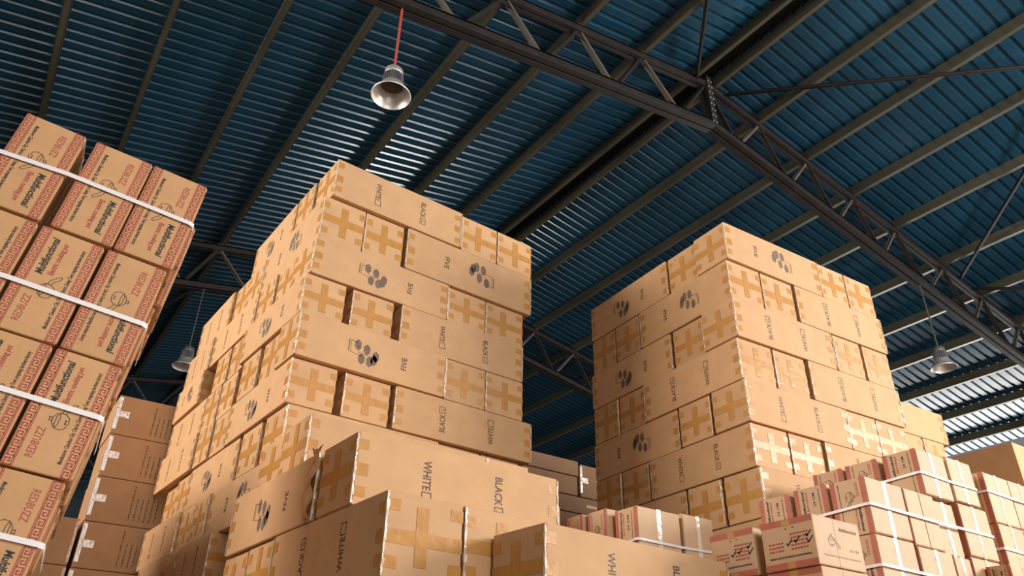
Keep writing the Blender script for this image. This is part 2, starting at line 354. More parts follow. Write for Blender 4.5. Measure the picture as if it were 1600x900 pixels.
def long_carton_meshes(kind, flip, var):
    """origin: base centre; length along X; printed on both long sides"""
    r = empty('shipping_carton')
    b = MB(); e = 0.005
    b.box((-L0 / 2 + e, -W0 / 2, 0), (L0 / 2 - e, W0 / 2, H0), 'card', 0.006)
    for o_, u_ in (((-L0 / 2, -W0 / 2, 0), (1, 0, 0)), ((L0 / 2, W0 / 2, 0), (-1, 0, 0))):
        F = Face2D(b, o_, u_, (0, 0, 1), L0, H0)
        if kind != 'N': (hex_print if kind == 'F' else wb_print)(F, flip)
    b.build('carton_body', r)
    rnd = random.Random(var * 17 + 3)
    for s in (-1, 1):
        for k in (0, 1):
            b = MB(); z0 = 0.003 + k * H0 / 2; z1 = z0 + H0 / 2 - 0.006
            x0, x1 = sorted((s * (L0 / 2 - e), s * L0 / 2))
            b.box((x0, -W0 / 2 + 0.002, z0), (x1, W0 / 2 - 0.002, z1), 'card', 0.0018, seg=1); b.build('end_flap', r)
        b = MB(); u = (0, s, 0)
        F = Face2D(b, (s * L0 / 2, -s * W0 / 2, 0), u, (0, 0, 1), W0, H0, 0.0012)
        j = lambda: rnd.uniform(-0.008, 0.008)
        mid = H0 * 0.5 + j()
        F.rect(0, mid - 0.024, W0, mid + 0.024, 'tape')
        c = W0 / 2 + j() * 1.6; t0, t1 = (0.16, 0.86) if rnd.random() < 0.7 else (0.06, 0.95)
        F.lift = 0.0005; F.rect(c - 0.024, H0 * t0, c + 0.024, H0 * t1, 'tape'); F.lift = 0
        for fy in (0.19, 0.82):
            z = H0 * fy + j(); q = 0.05 + j()
            F.rect(0, z - 0.02, q, z + 0.02, 'tape'); F.rect(W0 - q, z - 0.02, W0, z + 0.02, 'tape')
        for o_, u_ in (((-L0 / 2, -W0 / 2, 0), (1, 0, 0)), ((L0 / 2, W0 / 2, 0), (-1, 0, 0))):
            G = Face2D(b, o_, u_, (0, 0, 1), L0, H0, 0.0012); lo = (s * u_[0] < 0)
            for fy, wd in ((0.19, 0.02), (0.5, 0.024), (0.82, 0.02)):
                z = H0 * fy + j(); q = 0.055 + j()
                if lo: G.rect(0, z - wd, q, z + wd, 'tape')
                else: G.rect(L0 - q, z - wd, L0, z + wd, 'tape')
        b.build('packing_tape', r)
    # stretched film creased along the upright edges
    for sx in (-1, 1):
        b = MB(); sy = -1 if rnd.random() < 0.6 else 1
        n = 10
        for k in range(n):
            z0, z1 = H0 * (0.02 + 0.96 * k / n), H0 * (0.02 + 0.96 * (k + 1) / n)
            w0, w1 = [0.004 + 0.010 * rnd.random() for _ in range(2)]
            if k == 0: w0 = 0.004
            X, Y = sx * (L0 / 2 + 0.0022), sy * (W0 / 2 + 0.0022)
            b.poly([(X, Y, z0), (X, Y, z1), (X, Y - sy * w1, z1), (X, Y - sy * w0, z0)], 'film')
            b.poly([(X, Y, z0), (X, Y, z1), (X - sx * w0 * 0.8, Y, z1), (X - sx * w1 * 0.8, Y, z0)], 'film')
        b.build('clear_film', r)
    return r
PROTO = {}
def proto(kind, flip, var):
    k = (kind, flip, var)
    if k not in PROTO: PROTO[k] = long_carton_meshes(*k)
    return PROTO[k]
NV = 3; _n = [0]
def carton(tw, x0, x1, y0, y1, z0, z1, orient, kind, flip, label, group, bare=False, jit=0.35):
    """orient 'L': length along local X; 'E': length along local Y (end towards the front)"""
    yaw = tw
    cx, cy = (x0 + x1) / 2, (y0 + y1) / 2; c, s = math.cos(yaw), math.sin(yaw)
    loc = (c * cx - s * cy, s * cx + c * cy, z0 + CH)
    dx, dy = x1 - x0, y1 - y0
    sc = (dx / L0, dy / W0, (z1 - z0 - 0.004) / H0) if orient == 'L' else (dy / L0, dx / W0, (z1 - z0 - 0.004) / H0)
    _n[0] += 1; v = _n[0] % NV
    rzz = yaw + (0 if orient == 'L' else -math.pi / 2) + R_(random.uniform(-jit, jit))
    p = proto(kind, flip, v)
    r = copy_thing(p, loc, rzz, sc, ('clear_film', 'packing_tape', 'end_flap') if bare else ())
    return tag(r, label, 'carton', group)

YC, YR = 0.04827554, -0.05404427
F_, B_ = 'F', 'W'
PR = {'F': 'printed with grey hexagons', 'W': 'printed WHITE and BLACK'}
ROWN = ['top', 'second', 'third', 'fourth', 'fifth', 'sixth', 'seventh', 'eighth', 'ninth', 'tenth', 'eleventh', 'twelfth', 'thirteenth']

# middle tower: front items (along X at y=fy) and left-side items (along Y at x=lx)
CZ = [3.41, 3.10, 2.767, 2.485, 2.20, 1.905, 1.62, 1.33, 1.035, 0.745, 0.45]
Dn, Up = False, True
mid_front = [
 (4.00, [('L', 1.498, 2.515, B_, Dn), ('E', 2.54, 2.86), ('E', 2.868, 3.195)]),
 (4.012, [('E', 1.46, 1.765, F_, Dn), ('E', 1.775, 2.07), ('L', 2.088, 3.185, F_, Dn)]),
 (4.015, [('L', 1.44, 2.452, F_, Up), ('E', 2.465, 2.785), ('E', 2.792, 3.13)]),
 (4.01, [('E', 1.42, 1.70, F_, Up), ('E', 1.755, 2.05), ('L', 2.10, 3.112, B_, Dn)]),
 (3.985, [('L', 1.42, 2.452, F_, Up), ('E', 2.468, 2.79), ('E', 2.797, 3.115)]),
 (4.0, [('E', 1.43, 1.72, F_, Up), ('E', 1.77, 2.08), ('L', 2.112, 3.185, B_, Up)]),
 (4.02, [('L', 1.45, 2.45, B_, Dn), ('E', 2.47, 2.79), ('E', 2.80, 3.11)]),
 (3.34, [('L', 1.326, 2.355, B_, Dn), ('E', 2.365, 2.645)]),
 (2.65, [('L', 1.256, 2.266, B_, Dn)]),
 (2.37, [('E', 1.258, 1.573, B_, Up), ('E', 1.583, 1.904)]),
]
mid_left = [
 (1.50, [('E', 4.34, 4.63), ('L', 4.65, 5.45, F_, Up)]),
 (1.47, [('E', 5.04, 5.34), ('E', 5.36, 5.66), ('L', 5.68, 6.45, B_, Dn)]),
 (1.45, [('E', 4.33, 4.62), ('E', 4.64, 4.94), ('L', 4.96, 5.88, B_, Dn), ('L', 5.90, 6.52, B_, Up)]),
 (1.44, [('E', 5.04, 5.35), ('E', 5.38, 5.68), ('L', 5.92, 6.56, F_, Dn)]),
 (1.435, [('E', 4.31, 4.60), ('E', 4.65, 4.96), ('E', 5.09, 5.40), ('E', 5.42, 5.72), ('L', 5.74, 6.58, B_, Up)]),
 (1.44, [('E', 5.05, 5.35), ('E', 5.38, 5.68), ('L', 5.70, 6.58, B_, Dn)]),
 (1.45, [('E', 4.39, 4.70), ('L', 4.75, 5.70, F_, Up), ('E', 5.72, 6.02), ('E', 6.04, 6.34), ]),
 (1.43, [('E', 3.67, 3.98, 1.335), ('L', 4.05, 5.05, F_, Dn), ('E', 5.07, 5.33), ('E', 5.37, 5.66), ('L', 5.68, 6.55, B_, Up)]),
 (1.42, [('L', 3.0, 3.97, F_, Up, 1.272), ('E', 4.02, 4.32, 1.50), ('E', 4.34, 4.66, 1.50), ('L', 4.78, 5.42, B_, Dn), ('L', 5.44, 6.4, F_, Up)]),
 (1.40, [('E', 3.39, 3.68, 1.27), ('E', 3.70, 4.0, 1.27), ('L', 4.02, 4.95, B_, Up), ('L', 4.97, 5.95, B_, Dn)]),
]
POS3 = ['leftmost', 'middle', 'rightmost']
for r in range(10):
    z1, z0 = CZ[r], CZ[r + 1]; fy, items = mid_front[r]
    seen_e = 0; ne = sum(1 for i in items if i[0] == 'E')
    for it in items:
        if it[0] == 'L':
            lab = {7: 'long brown carton stepping forward below the six front rows of the middle tower', 8: 'nearest long carton with big WHITE and BLACK, in front of the middle tower'}.get(r, f'long brown carton {PR[it[3]]}, {ROWN[r]} row, front of the middle tower')
            if r == 6: lab = 'long brown carton in the seventh row of the middle tower, hidden behind a step'
            carton(YC, it[1], it[2], fy, fy + 0.305, z0, z1, 'L', it[3], it[4], lab, 'long cartons of the middle tower')
        else:
            seen_e += 1
            side = ('left' if seen_e == 1 else 'right')
            lab = f'{side} taped end-on carton of the pair in the {ROWN[r]} row, front of the middle tower'
            if r == 7: lab = 'taped end-on carton right of the long forward carton under the BLACK and WHITE one'
            if r == 9: lab = 'nearest taped end-on carton with a dark printed side, bottom centre' if seen_e == 1 else 'taped end-on carton at bottom centre, right of the one with a dark side'
            k, fl = (it[3], it[4]) if len(it) > 3 else (B_, bool(seen_e % 2))
            dep = 1.0 if r not in (9,) else 0.985
            fe = fy + (0.022 if r < 7 else 0.0); carton(YC, it[1], it[2], fe, fe + dep, z0, z1, 'E', k, fl, lab, 'end-on cartons of the middle tower')
    lx, litems = mid_left[r]
    for i, it in enumerate(litems):
        n = ORD[i]
        if it[0] == 'E':
            x = (it[3] if len(it) > 3 else lx) + random.uniform(-0.012, 0.022)
            ln = 0.985 if r != 7 or i else 0.98
            carton(YC, x, x + ln, it[1], it[2], z0, z1, 'L', B_ if i % 2 else F_, bool(i % 2), f'taped end-on carton, {n} behind the corner carton, {ROWN[r]} row, left side of middle tower', 'side cartons of the middle tower')
        else:
            x = (it[5] if len(it) > 5 else lx) + random.uniform(-0.022, 0.012)
            carton(YC, x, x + 0.305, it[1], it[2], z0, z1, 'E', it[3], it[4], f'long carton with print, {n} behind the corner carton, {ROWN[r]} row, left side of middle tower', 'side cartons of the middle tower')
b = MB(); n = 14; vs = []
for i in range(n + 1):
    t = i / n; z = 0.75 + 0.31 * t
    for j in range(5):
        q = j / 4; vs.append((1.243 - 0.010 * math.sin(17 * t + 3 * q) - 0.010 * math.sin(5 * t), 2.985 + 0.075 * q + 0.008 * math.sin(14 * t + q), z + 0.008 * math.sin(6 * q + t)))
fs = [(i * 5 + j, i * 5 + j + 1, i * 5 + j + 6, i * 5 + j + 5) for i in range(n) for j in range(4)]
b.mesh([(v[0] * math.cos(YC) - v[1] * math.sin(YC), v[0] * math.sin(YC) + v[1] * math.cos(YC), v[2] + CH) for v in vs], fs, 'card')
tag(b.build('crumpled_flap', smooth=True), 'torn crumpled cardboard flap beside the taped end of the nearest long carton', 'cardboard flap')
FILL = 'brown carton buried inside the middle tower, mostly out of view'
for r in range(10):
    z1, z0 = CZ[r], CZ[r + 1]
    for y in (5.1, 5.6 + 0.52):
        if r == 0 and y > 5.3: continue
        carton(YC, 2.80, 3.105, y, min(y + 0.98, 6.6), z0, z1, 'E', B_, Dn, FILL, 'buried cartons of the middle tower', True)
for r in (8, 9):                                       # under the forward steps
    z1, z0 = CZ[r], CZ[r + 1]
    for x in ((1.62, 1.95, 2.28) if r == 8 else (1.93, 2.26)):
        carton(YC, x, x + 0.305, 3.0 if r == 8 else 2.72, 3.97 if r == 8 else 3.36, z0, z1, 'E', B_, Dn, FILL, 'buried cartons of the middle tower', True)
    carton(YC, 1.98, 2.98, 4.02, 4.33, z0, z1, 'L', B_, Dn, FILL, 'buried cartons of the middle tower', True) if r == 9 else None
for k in range(3):                                     # courses down to the pallet
    z1 = 0.45 - 0.288 * k; z0 = z1 - 0.288
    for y in (2.40, 3.42, 4.44, 5.46):
        for x in ((1.27, 1.59, 1.91, 2.23, 2.55, 2.87) if y > 4 else (1.27, 1.59, 1.91, 2.23) if y > 3 else (1.27, 1.59, 1.91)):
            carton(YC, x, x + 0.305, y, y + 1.0, z0, z1, 'E', B_, Dn, FILL, 'buried cartons of the middle tower', True)

# right tower
RZ = [3.163, 2.86, 2.557, 2.265, 1.973, 1.69, 1.416, 1.12, 0.835, 0.545]
right_front = [
 [('L', 3.522, 4.497, F_, Dn), ('E', 4.505, 4.80), ('E', 4.808, 5.12)],
 [('E', 3.526, 3.835, F_, Dn), ('E', 3.85, 4.163), ('L', 4.18, 5.135, B_, Up)],
 [('L', 3.512, 4.482, B_, Up), ('E', 4.51, 4.80), ('E', 4.83, 5.125)],
 [('E', 3.518, 3.825, B_, Up), ('E', 3.84, 4.142), ('L', 4.17, 5.13, B_, Up)],
 [('L', 3.515, 4.465, B_, Dn), ('E', 4.485, 4.785), ('E', 4.795, 5.10)],
 [('E', 3.525, 3.84, B_, Dn), ('E', 3.855, 4.16), ('L', 4.175, 5.13, B_, Dn)],
 [('L', 3.535, 4.50, B_, Dn), ('E', 4.52, 4.82), ('E', 4.83, 5.13)],
 [('E', 3.535, 3.84, B_, Dn), ('E', 3.86, 4.16), ('L', 4.18, 5.15, B_, Dn)],
 [('L', 3.535, 4.50, B_, Dn), ('E', 4.52, 4.82), ('E', 4.83, 5.13)],
]
right_left = [
 [('E', 3.325, 3.615), ('L', 3.63, 4.56, F_, Up)],
 [('E', 3.985, 4.265), ('E', 4.28, 4.57)],
 [('E', 3.34, 3.635), ('L', 3.66, 4.58, F_, Up)],
 [('E', 3.985, 4.27), ('E', 4.285, 4.575)],
 [('E', 3.345, 3.635), ('L', 3.655, 4.58, F_, Dn)],
 [('E', 3.985, 4.27), ('E', 4.285, 4.575)],
 [('E', 3.34, 3.63), ('L', 3.65, 4.58, B_, Dn)],
 [('E', 3.985, 4.27), ('E', 4.285, 4.575)],
 [('E', 3.34, 3.63), ('L', 3.65, 4.58, B_, Dn)],
]
for r in range(9):
    z1, z0 = RZ[r], RZ[r + 1]; fy = 3.02; se = 0
    for it in right_front[r]:
        if it[0] == 'L':
            carton(YR, it[1], it[2], fy, fy + 0.295, z0, z1, 'L', it[3], it[4], f'long bright carton {PR[it[3]]}, {ROWN[r]} row, front of the right tower', 'long cartons of the right tower')
        else:
            se += 1; k, fl = (it[3], it[4]) if len(it) > 3 else (B_, Dn)
            fe = fy + 0.008 + 0.008 * (r % 2); carton(YR, it[1], it[2], fe, fy + 0.94, z0, z1, 'E', k, fl, f'{"left" if se == 1 else "right"} taped end-on carton of the pair in the {ROWN[r]} row, front of the right tower', 'end-on cartons of the right tower')
    for i, it in enumerate(right_left[r]):
        if it[0] == 'E':
            carton(YR, 3.53 + random.uniform(-.008, .012), 4.46, it[1], it[2], z0, z1, 'L', B_, Dn, f'taped end-on carton, {ORD[i]} behind the corner carton, {ROWN[r]} row, shaded side of right tower', 'shaded side cartons of the right tower')
        else:
            carton(YR, 3.53, 3.83, it[1], it[2], z0, z1, 'E', it[3], it[4], f'long carton {PR[it[3]]}, {ROWN[r]} row, shaded left side of the right tower', 'shaded side cartons of the right tower')
    carton(YR, 4.83, 5.11, 3.99, 4.57, z0, z1, 'E', B_, Dn, 'brown carton buried at the back of the right tower', 'buried cartons of the right tower', True)
for k in range(3):
    z1 = 0.545 - 0.32 * k; z0 = z1 - 0.32
    for y in (3.02, 3.82):
        for x in (3.54, 3.87, 4.2, 4.53, 4.86):
            carton(YR, x, x + 0.31, y, y + 0.77, z0, z1, 'E', B_, Dn, 'brown carton at the foot of the right tower, below the picture', 'lowest cartons of the right tower', True)
# adjoining stack right of and behind the right tower
for k in range(10):
    z1 = 2.605 - 0.292 * k; z0 = z1 - 0.292
    if k % 2 == 0:
        it = [('E', 5.30, 5.60), ('L', 5.62, 6.71)]
    else:
        it = [('L', 5.30, 6.30), ('E', 6.32, 6.62)]
    for j, q in enumerate(it):
        lab = f'bright carton in the low stack right of the right tower, {ROWN[k]} row, {"left" if j == 0 else "right"} one'
        if q[0] == 'L': carton(YR, q[1], q[2], 3.6, 3.9, z0, z1, 'L', 'N', Dn, lab, 'low stack behind the right tower', k > 4)
        else: carton(YR, q[1], q[2], 3.6, 4.55, z0, z1, 'E', B_, Dn, lab, 'low stack behind the right tower', k > 4)

# near long carton at the bottom right of centre, on a short stack
Y5 = R_(5)
carton(Y5, 1.79, 2.80, 2.0, 2.285, 0.36, 0.652, 'L', B_, Dn, 'nearest long pale carton at bottom centre, cut off by the picture edge', 'near long cartons', jit=0)
for k in range(3):
    carton(Y5, 1.79, 2.80, 2.0, 2.285, 0.36 - 0.305 * (k + 1), 0.36 - 0.305 * k, 'L', B_, Dn, 'long carton under the nearest long carton, below the picture', 'near long cartons below the picture', True, jit=0)

for k in PROTO: drop(PROTO[k])

# ------------------------------------------------------------------ cooking pot cartons
def meander(F, b0, b1, a0, a1, n, m):
    w = b1 - b0; st = w * 0.105
    F.rect(a0, b0, a1, b0 + w * 0.07, m); F.rect(a0, b1 - w * 0.07, a1, b1, m)
    du = (a1 - a0) / n; q0, q1 = b0 + w * 0.19, b1 - w * 0.19; h = q1 - q0
    for k in range(n):
        a = a0 + du * k
        P = lambda x, y: (a + x * du, q0 + y * h)
        F.line([P(0.0, 0.0), P(0.12, 0.0), P(0.12, 1.0), P(0.80, 1.0), P(0.80, 0.36), P(0.46, 0.36), P(0.46, 0.66)], st, m)
        F.line([P(0.12, 0.0), P(1.0, 0.0)], st, m)
def pot_art(F, ca, cb, s, m, wd):
    T = lambda pts: [(ca + x * s, cb + y * s) for x, y in pts]
    F.line(T([(-.50, .12), (-.52, -.12), (-.42, -.32), (-.10, -.42), (.16, -.36), (.30, -.16), (.32, .10)]), wd, m)
    F.line(T([(-.50, .12), (-.30, .20), (.10, .20), (.32, .10), (.10, .04), (-.28, .04), (-.50, .12)]), wd, m)
    F.line(T([(-.44, .20), (-.22, .34), (.02, .36), (.24, .24), (.32, .10)]), wd, m)
    F.line(T([(-.14, .35), (-.18, .48), (.02, .50), (-.02, .37)]), wd, m)
    F.line(T([(.30, -.14), (.50, -.20), (.70, -.42), (.86, -.50), (.92, -.40), (.80, -.26), (.60, -.06), (.44, .02), (.32, .02)]), wd, m)
    for x in (-.16, -.02):
        F.line(T([(x + .03 * math.cos(t), -.27 + .03 * math.sin(t)) for t in [i * math.pi / 3 for i in range(7)]]), wd, m)
MAKER = "Manufacturer: Chaozhou City, Chao'an District Caitang Town yongxiang hardware factory"
def pot_print(F, turn, pot=True, key=True, ink=True):
    F.turn = turn; w, h = F.dims()
    bw = 0.155 * h
    for b0 in (0.015 * h, h - bw - 0.015 * h):
        if key: meander(F, b0, b0 + bw, 0.0, w, 14, 'red_ink')
        else: F.rect(0, b0, w, b0 + bw, 'band_ink')
    F.text('REDBUZZ', 0.10 * w, 0.345 * w, 0.63 * h, 0.115 * h, 'red_ink', 0.0)
    F.text('Multifunctional', 0.555 * w, 0.925 * w, 0.655 * h, 0.115 * h, 'black_ink', 0.030, 0.15)
    F.text('Electric cooking pot', 0.575 * w, 0.90 * w, 0.50 * h, 0.085 * h, 'red_ink', 0.02, 0.1)
    F.text(MAKER, 0.10 * w, 0.90 * w, 0.225 * h, 0.062 * h, 'black_ink', 0.02, 0.2)
    if pot: pot_art(F, 0.44 * w, 0.50 * h, 0.31 * h, 'ink', 0.0022)
PW, PD, PH = 0.207, 0.30, 0.405
def pot_carton(turn):
    r = empty('cooking_pot_carton'); b = MB()
    b.box((-PW / 2, 0, 0), (PW / 2, PD, PH), 'pot_card', 0.006)
    F = Face2D(b, (-PW / 2, 0, 0), (1, 0, 0), (0, 0, 1), PW, PH, 0.0006); pot_print(F, turn)
    F = Face2D(b, (PW / 2, PD, 0), (-1, 0, 0), (0, 0, 1), PW, PH, 0.0006); pot_print(F, turn)
    b.build('carton_body', r)
    for k in (0, 1):
        b = MB(); y0 = 0.004 + k * PD / 2
        b.box((PW / 2 - 0.001, y0, 0.006), (PW / 2 + 0.003, y0 + PD / 2 - 0.007, PH - 0.006), 'pot_card', 0.0015, seg=1); b.build('side_flap', r)
    b = MB(); F = Face2D(b, (PW / 2 + 0.003, 0, 0), (0, 1, 0), (0, 0, 1), PD, PH, 0.001)
    F.rect(PD / 2 - 0.024, 0, PD / 2 + 0.024, PH, 'clear_tape_glare')
    F.rect(0, PH - 0.05, 0.02, PH - 0.02, 'clear_tape_glare')
    b.build('packing_tape', r)
    return r
PP = {-1: pot_carton(-1), 1: pot_carton(1)}
Q = Matrix(((0.99094469, 0.07166904, 0.11354372), (-0.06969688, 0.99734186, -0.02124981), (-0.11476486, 0.01314374, 0.99330573)))
LY = 2.8
def pot(x, z, turn, label, y=LY, dy=0.0, group='cooking pot cartons strapped in the left stack', bare=False, tw=0.0, sz=1.0):
    r = copy_thing(PP[turn], (0, 0, 0), 0, leave=('side_flap', 'packing_tape') if bare else ())
    m3 = Q @ Matrix.Rotation(R_(tw), 3, 'Z')
    p = Q @ Vector((x, y + dy, z)) + Vector((0, 0, CH))
    r.matrix_world = Matrix.Translation(p) @ m3.to_4x4() @ Matrix.Diagonal((1, 1, sz, 1))
    return tag(r, label, 'carton', group)
rows = [1.470, 1.053, 0.641, 0.228, -0.185]
cols = [-0.149, -0.367, -0.609, -0.835]
spec = {0: [(-0.150, -1, 'rightmost pot carton in the top row of the left stack'), (-0.366, -1, 'second pot carton from the right, top row of the left stack'), (-0.612, -1, 'topmost pot carton at the left corner of the left stack')],
        1: [(-0.162, -1, 'right pot carton in the second row of the left stack'), (-0.384, 1, 'second pot carton from the right, second row of the left stack, lettering running up'), (-0.607, 1, 'pot carton cut off by the left picture edge, second row')],
        2: [(-0.166, 1, 'right pot carton in the third row of the left stack, lettering running up'), (-0.388, 1, 'pot carton cut off by the left edge, third row of the left stack'), (-0.61, 1, None)],
        3: [(-0.178, -1, 'right pot carton with big black lettering in the fourth row of the left stack'), (-0.40, 1, 'pot carton at the left picture edge, fourth row, only a sliver'), (-0.62, 1, None)],
        4: [(-0.185, -1, 'pot carton at the bottom left corner, lowest row in view'), (-0.41, 1, None), (-0.63, 1, None)]}
for i in range(5):
    for x, t, lab in spec[i]:
        pot(x, rows[i], t, lab or 'pot carton of the left stack outside the picture', tw=random.uniform(-.5, .5), group='cooking pot cartons strapped in the left stack' if lab else 'pot cartons outside the picture')
    for k in (1, 2):                                   # the cartons behind show their sides
        dx = [0.012, 0.0, 0.0, 0.0, 0][i] + 0.006 * (k % 2)
        pot(-0.15 + dx - 0.008 * i, rows[i] - 0.012 * k, 1 if i % 2 else -1, f'pot carton behind the right one, {ORD[k]} deep, {ROWN[i]} row of the left stack', dy=0.315 * k, tw=random.uniform(-1, 1))
for x in (-0.19, -0.41, -0.63):
    pot(x, -0.552, -1, 'pot carton at the foot of the left stack, below the picture', bare=True, group='lowest pot cartons', sz=0.9)
# white straps round each row
for i, (z, zr2) in enumerate(((1.683, 1.55), (1.222, 1.09), (0.858, 0.74), (0.440, 0.33))):
    b = MB(); hw = 0.0085; yf = LY - 0.007; xr_ = -0.042 - 0.006 * i
    path = [(-0.95 if i else -0.727, yf if i else LY + 0.3, z - 0.012), (-0.90 if i else -0.724, yf, z - 0.012), (-0.5, yf, z + 0.004), (xr_ - 0.01, yf, z), (xr_ + 0.004, yf + 0.006, z - 0.002), (xr_ + 0.008, yf + 0.02, z - 0.01), (xr_ + 0.018, LY + 0.31, z - 0.03)]
    pts = [Q @ Vector(p) + Vector((0, 0, CH)) for p in path]; upv = (Q @ Vector((0, 0, 1))) * hw
    th = [Q @ Vector(n) * 0.0015 for n in ((0, -1, 0) if i else (-1, 0, 0), (0, -1, 0) if i else (-.7, -.7, 0), (0, -1, 0), (0, -1, 0), (.7, -.7, 0), (1, 0, 0), (1, 0, 0))]
    vs = []; fs = []
    for p, n in zip(pts, th): vs += [p - upv, p + upv, p + upv + n, p - upv + n]
    for k in range(len(pts) - 1):
        for e_ in range(4): fs.append((4 * k + e_, 4 * k + (e_ + 1) % 4, 4 * k + 4 + (e_ + 1) % 4, 4 * k + 4 + e_))
    b.mesh(vs, fs, 'strap')
    tag(b.build('strapping_band'), f'white plastic strap round the {ROWN[i]} row of pot cartons in the left stack', 'strap', 'straps of the left stack')
for p in PP.values(): drop(p)

# ------------------------------------------------------------------ small pot cartons at the right
def small_carton(name, dx, dy, dz, style, turn, tape):
    """front left bottom corner at the origin, printed on the -X side"""
    r = empty(name); b = MB()
    b.box((0, 0, 0), (dx, dy, dz), 'pale_card', 0.005)
    F = Face2D(b, (0, dy, 0), (0, -1, 0), (0, 0, 1), dy, dz, 0.0006)
    if style == 'side':
        F.turn = turn; w, h = F.dims()
        for b0 in (0, h * 0.86): F.rect(0, b0, w, b0 + 0.14 * h, 'band_ink')
        F.text('Multifunctional', 0.52 * w if turn < 0 else 0.42 * w, 0.95 * w, 0.70 * h, 0.075 * h, 'black_ink', 0.045, .15)
        F.text('Electric cooking pot', 0.55 * w, 0.93 * w, 0.60 * h, 0.06 * h, 'red_ink', 0.02)
        F.text(MAKER, 0.06 * w, 0.94 * w, 0.22 * h, 0.04 * h, 'black_ink', 0.02)
        if turn > 0: F.text('24 CM', 0.62 * w, 0.88 * w, 0.37 * h, 0.07 * h, 'black_ink', 0.02)
        else: pot_art(F, 0.34 * w, 0.52 * h, 0.30 * h, 'ink', 0.0022); F.text('REDBUZZ', .08 * w, .34 * w, .72 * h, .07 * h, 'red_ink')
    elif style == 'table':
        w, h = F.w, F.h
        F.rect(0, 0, w, 0.13 * h, 'band_ink'); F.rect(0, h * 0.87, w, h, 'band_ink')
        rnd = random.Random(4)
        for row in range(5):
            for (a0, a1) in ((0.12, 0.40), (0.55, 0.90)):
                a = a0
                while a < a1 - 0.03:
                    l = rnd.uniform(0.02, 0.06)
                    if not (row < 2 and a0 < 0.2): F.rect(a * w, (0.36 + 0.075 * (4 - row)) * h, (a + l) * w, (0.395 + 0.075 * (4 - row)) * h, 'red_ink')
                    a += l + 0.015
        for a, c in ((0.47, 0.50), (0.62, 0.54), (0.84, 0.62), (0.86, 0.50)):
            F.line([(a * w, c * h), ((a + .02) * w, (c - .04) * h), ((a + .10) * w, (c + .06) * h)], 0.006, 'black_ink')
        F.ngon(.48 * w, .80 * h, .012 * w, .02 * h, 8, 'black_ink'); F.ngon(.62 * w, .81 * h, .02 * w, .012 * h, 8, 'black_ink')
        F.text(MAKER, 0.12 * w, 0.90 * w, 0.22 * h, 0.045 * h, 'black_ink', 0.03)
        G = Face2D(b, (0, 0, 0), (1, 0, 0), (0, 0, 1), dx, dz, 0.0006); w, h = G.w, G.h
        G.text('Multifunctional', 0.55 * w, 0.92 * w, 0.76 * h, 0.07 * h, 'soft_ink', 0.03)  # paler ink puts the overexposure of this front into the print colour
        pot_art(G, 0.36 * w, 0.52 * h, 0.26 * h, 'soft_ink', 0.0018)
        G.text('24 CM', 0.70 * w, 0.90 * w, 0.36 * h, 0.06 * h, 'soft_ink'); G.text(MAKER, .14 * w, .92 * w, .20 * h, .04 * h, 'soft_ink')
        G.line([(.44 * w, 0), (.44 * w, h)], 0.0012, 'soft_ink')
    b.build('carton_body', r)
    if style != 'table':
        for k in (0, 1):
            b = MB(); x0 = 0.004 + k * dx / 2
            b.box((x0, -0.003, 0.004), (x0 + dx / 2 - 0.006, 0.001, dz - 0.004), 'pale_card', 0.0012, seg=1); b.build('front_flap', r)
        if tape:
            b = MB(); G = Face2D(b, (0, -0.003, 0), (1, 0, 0), (0, 0, 1), dx, dz, 0.001); c = dx / 2
            G.rect(c - 0.014, 0.0, c + 0.014, dz, 'clear_tape_glare' if tape == 2 else 'tape_pale'); b.build('packing_tape', r)
    else:
        b = MB(); G = Face2D(b, (-0.0, dy, 0), (0, -1, 0), (0, 0, 1), dy, dz, 0.001); c = dy / 2
        G.rect(c - 0.02, dz * 0.86, c + 0.02, dz, 'tape'); b.build('packing_tape', r)
        b = MB(); G = Face2D(b, (-0.0, dy, 0), (0, -1, 0), (0, 0, 1), dy, dz, 0.001); G.rect(c - 0.02, 0, c + 0.02, dz * 0.12, 'tape'); b.build('packing_tape', r)
    return r
M['tape_pale'] = mat('pale_packing_tape', (0.60, 0.36, 0.19), 0.25, spec=0.6, bump=(25, 0.2, (1, 1, 1)))
def small(x, y, z1, dx, dy, dz, style, turn, tape, label, group, rz=0.0):
    r = small_carton('cooking_pot_carton', dx, dy, dz, style, turn, tape)
    r.location = (x, y, z1 - dz + CH); r.rotation_euler = (0, 0, rz)
    return tag(r, label, 'carton', group)
k = 0.78; TX, TY = 4.367 * k, 2.6 * k
tz1, tz0, tz2 = 1.425 * k, 1.083 * k, 0.74 * k
gT = 'small pot cartons of the strapped stack at the right'
small(TX, TY, tz1, 0.308, 0.187, 0.263, 'side', -1, 2, 'small carton with a pot drawing, front corner of the right strapped stack', gT)
small(TX + 0.001, TY + 0.21, tz1 + 0.012, 0.305, 0.187, 0.263, 'side', 1, 0, 'small carton marked 24 CM just behind the corner one with the pot drawing', gT)
small(TX + 0.001, TY + 0.43, tz1 + 0.006, 0.305, 0.187, 0.263, 'side', 1, 0, 'hindmost small carton marked 24 CM left in the strapped stack', gT)
small(TX + 0.322, TY, tz1, 0.262, 0.187, 0.275, 'side', 1, 0, 'second small carton from the corner, bright front, upper strapped row', gT)
small(TX + 0.594, TY + 0.012, tz1 - 0.012, 0.186, 0.262, 0.27, 'side', 1, 2, 'narrow small carton with a vertical glare-white tape in the strapped stack', gT)
small(TX + 0.815, TY - 0.004, tz1 + 0.006, 0.285, 0.187, 0.268, 'side', 1, 1, 'rightmost small carton in the upper strapped row, right of the narrow one', gT)
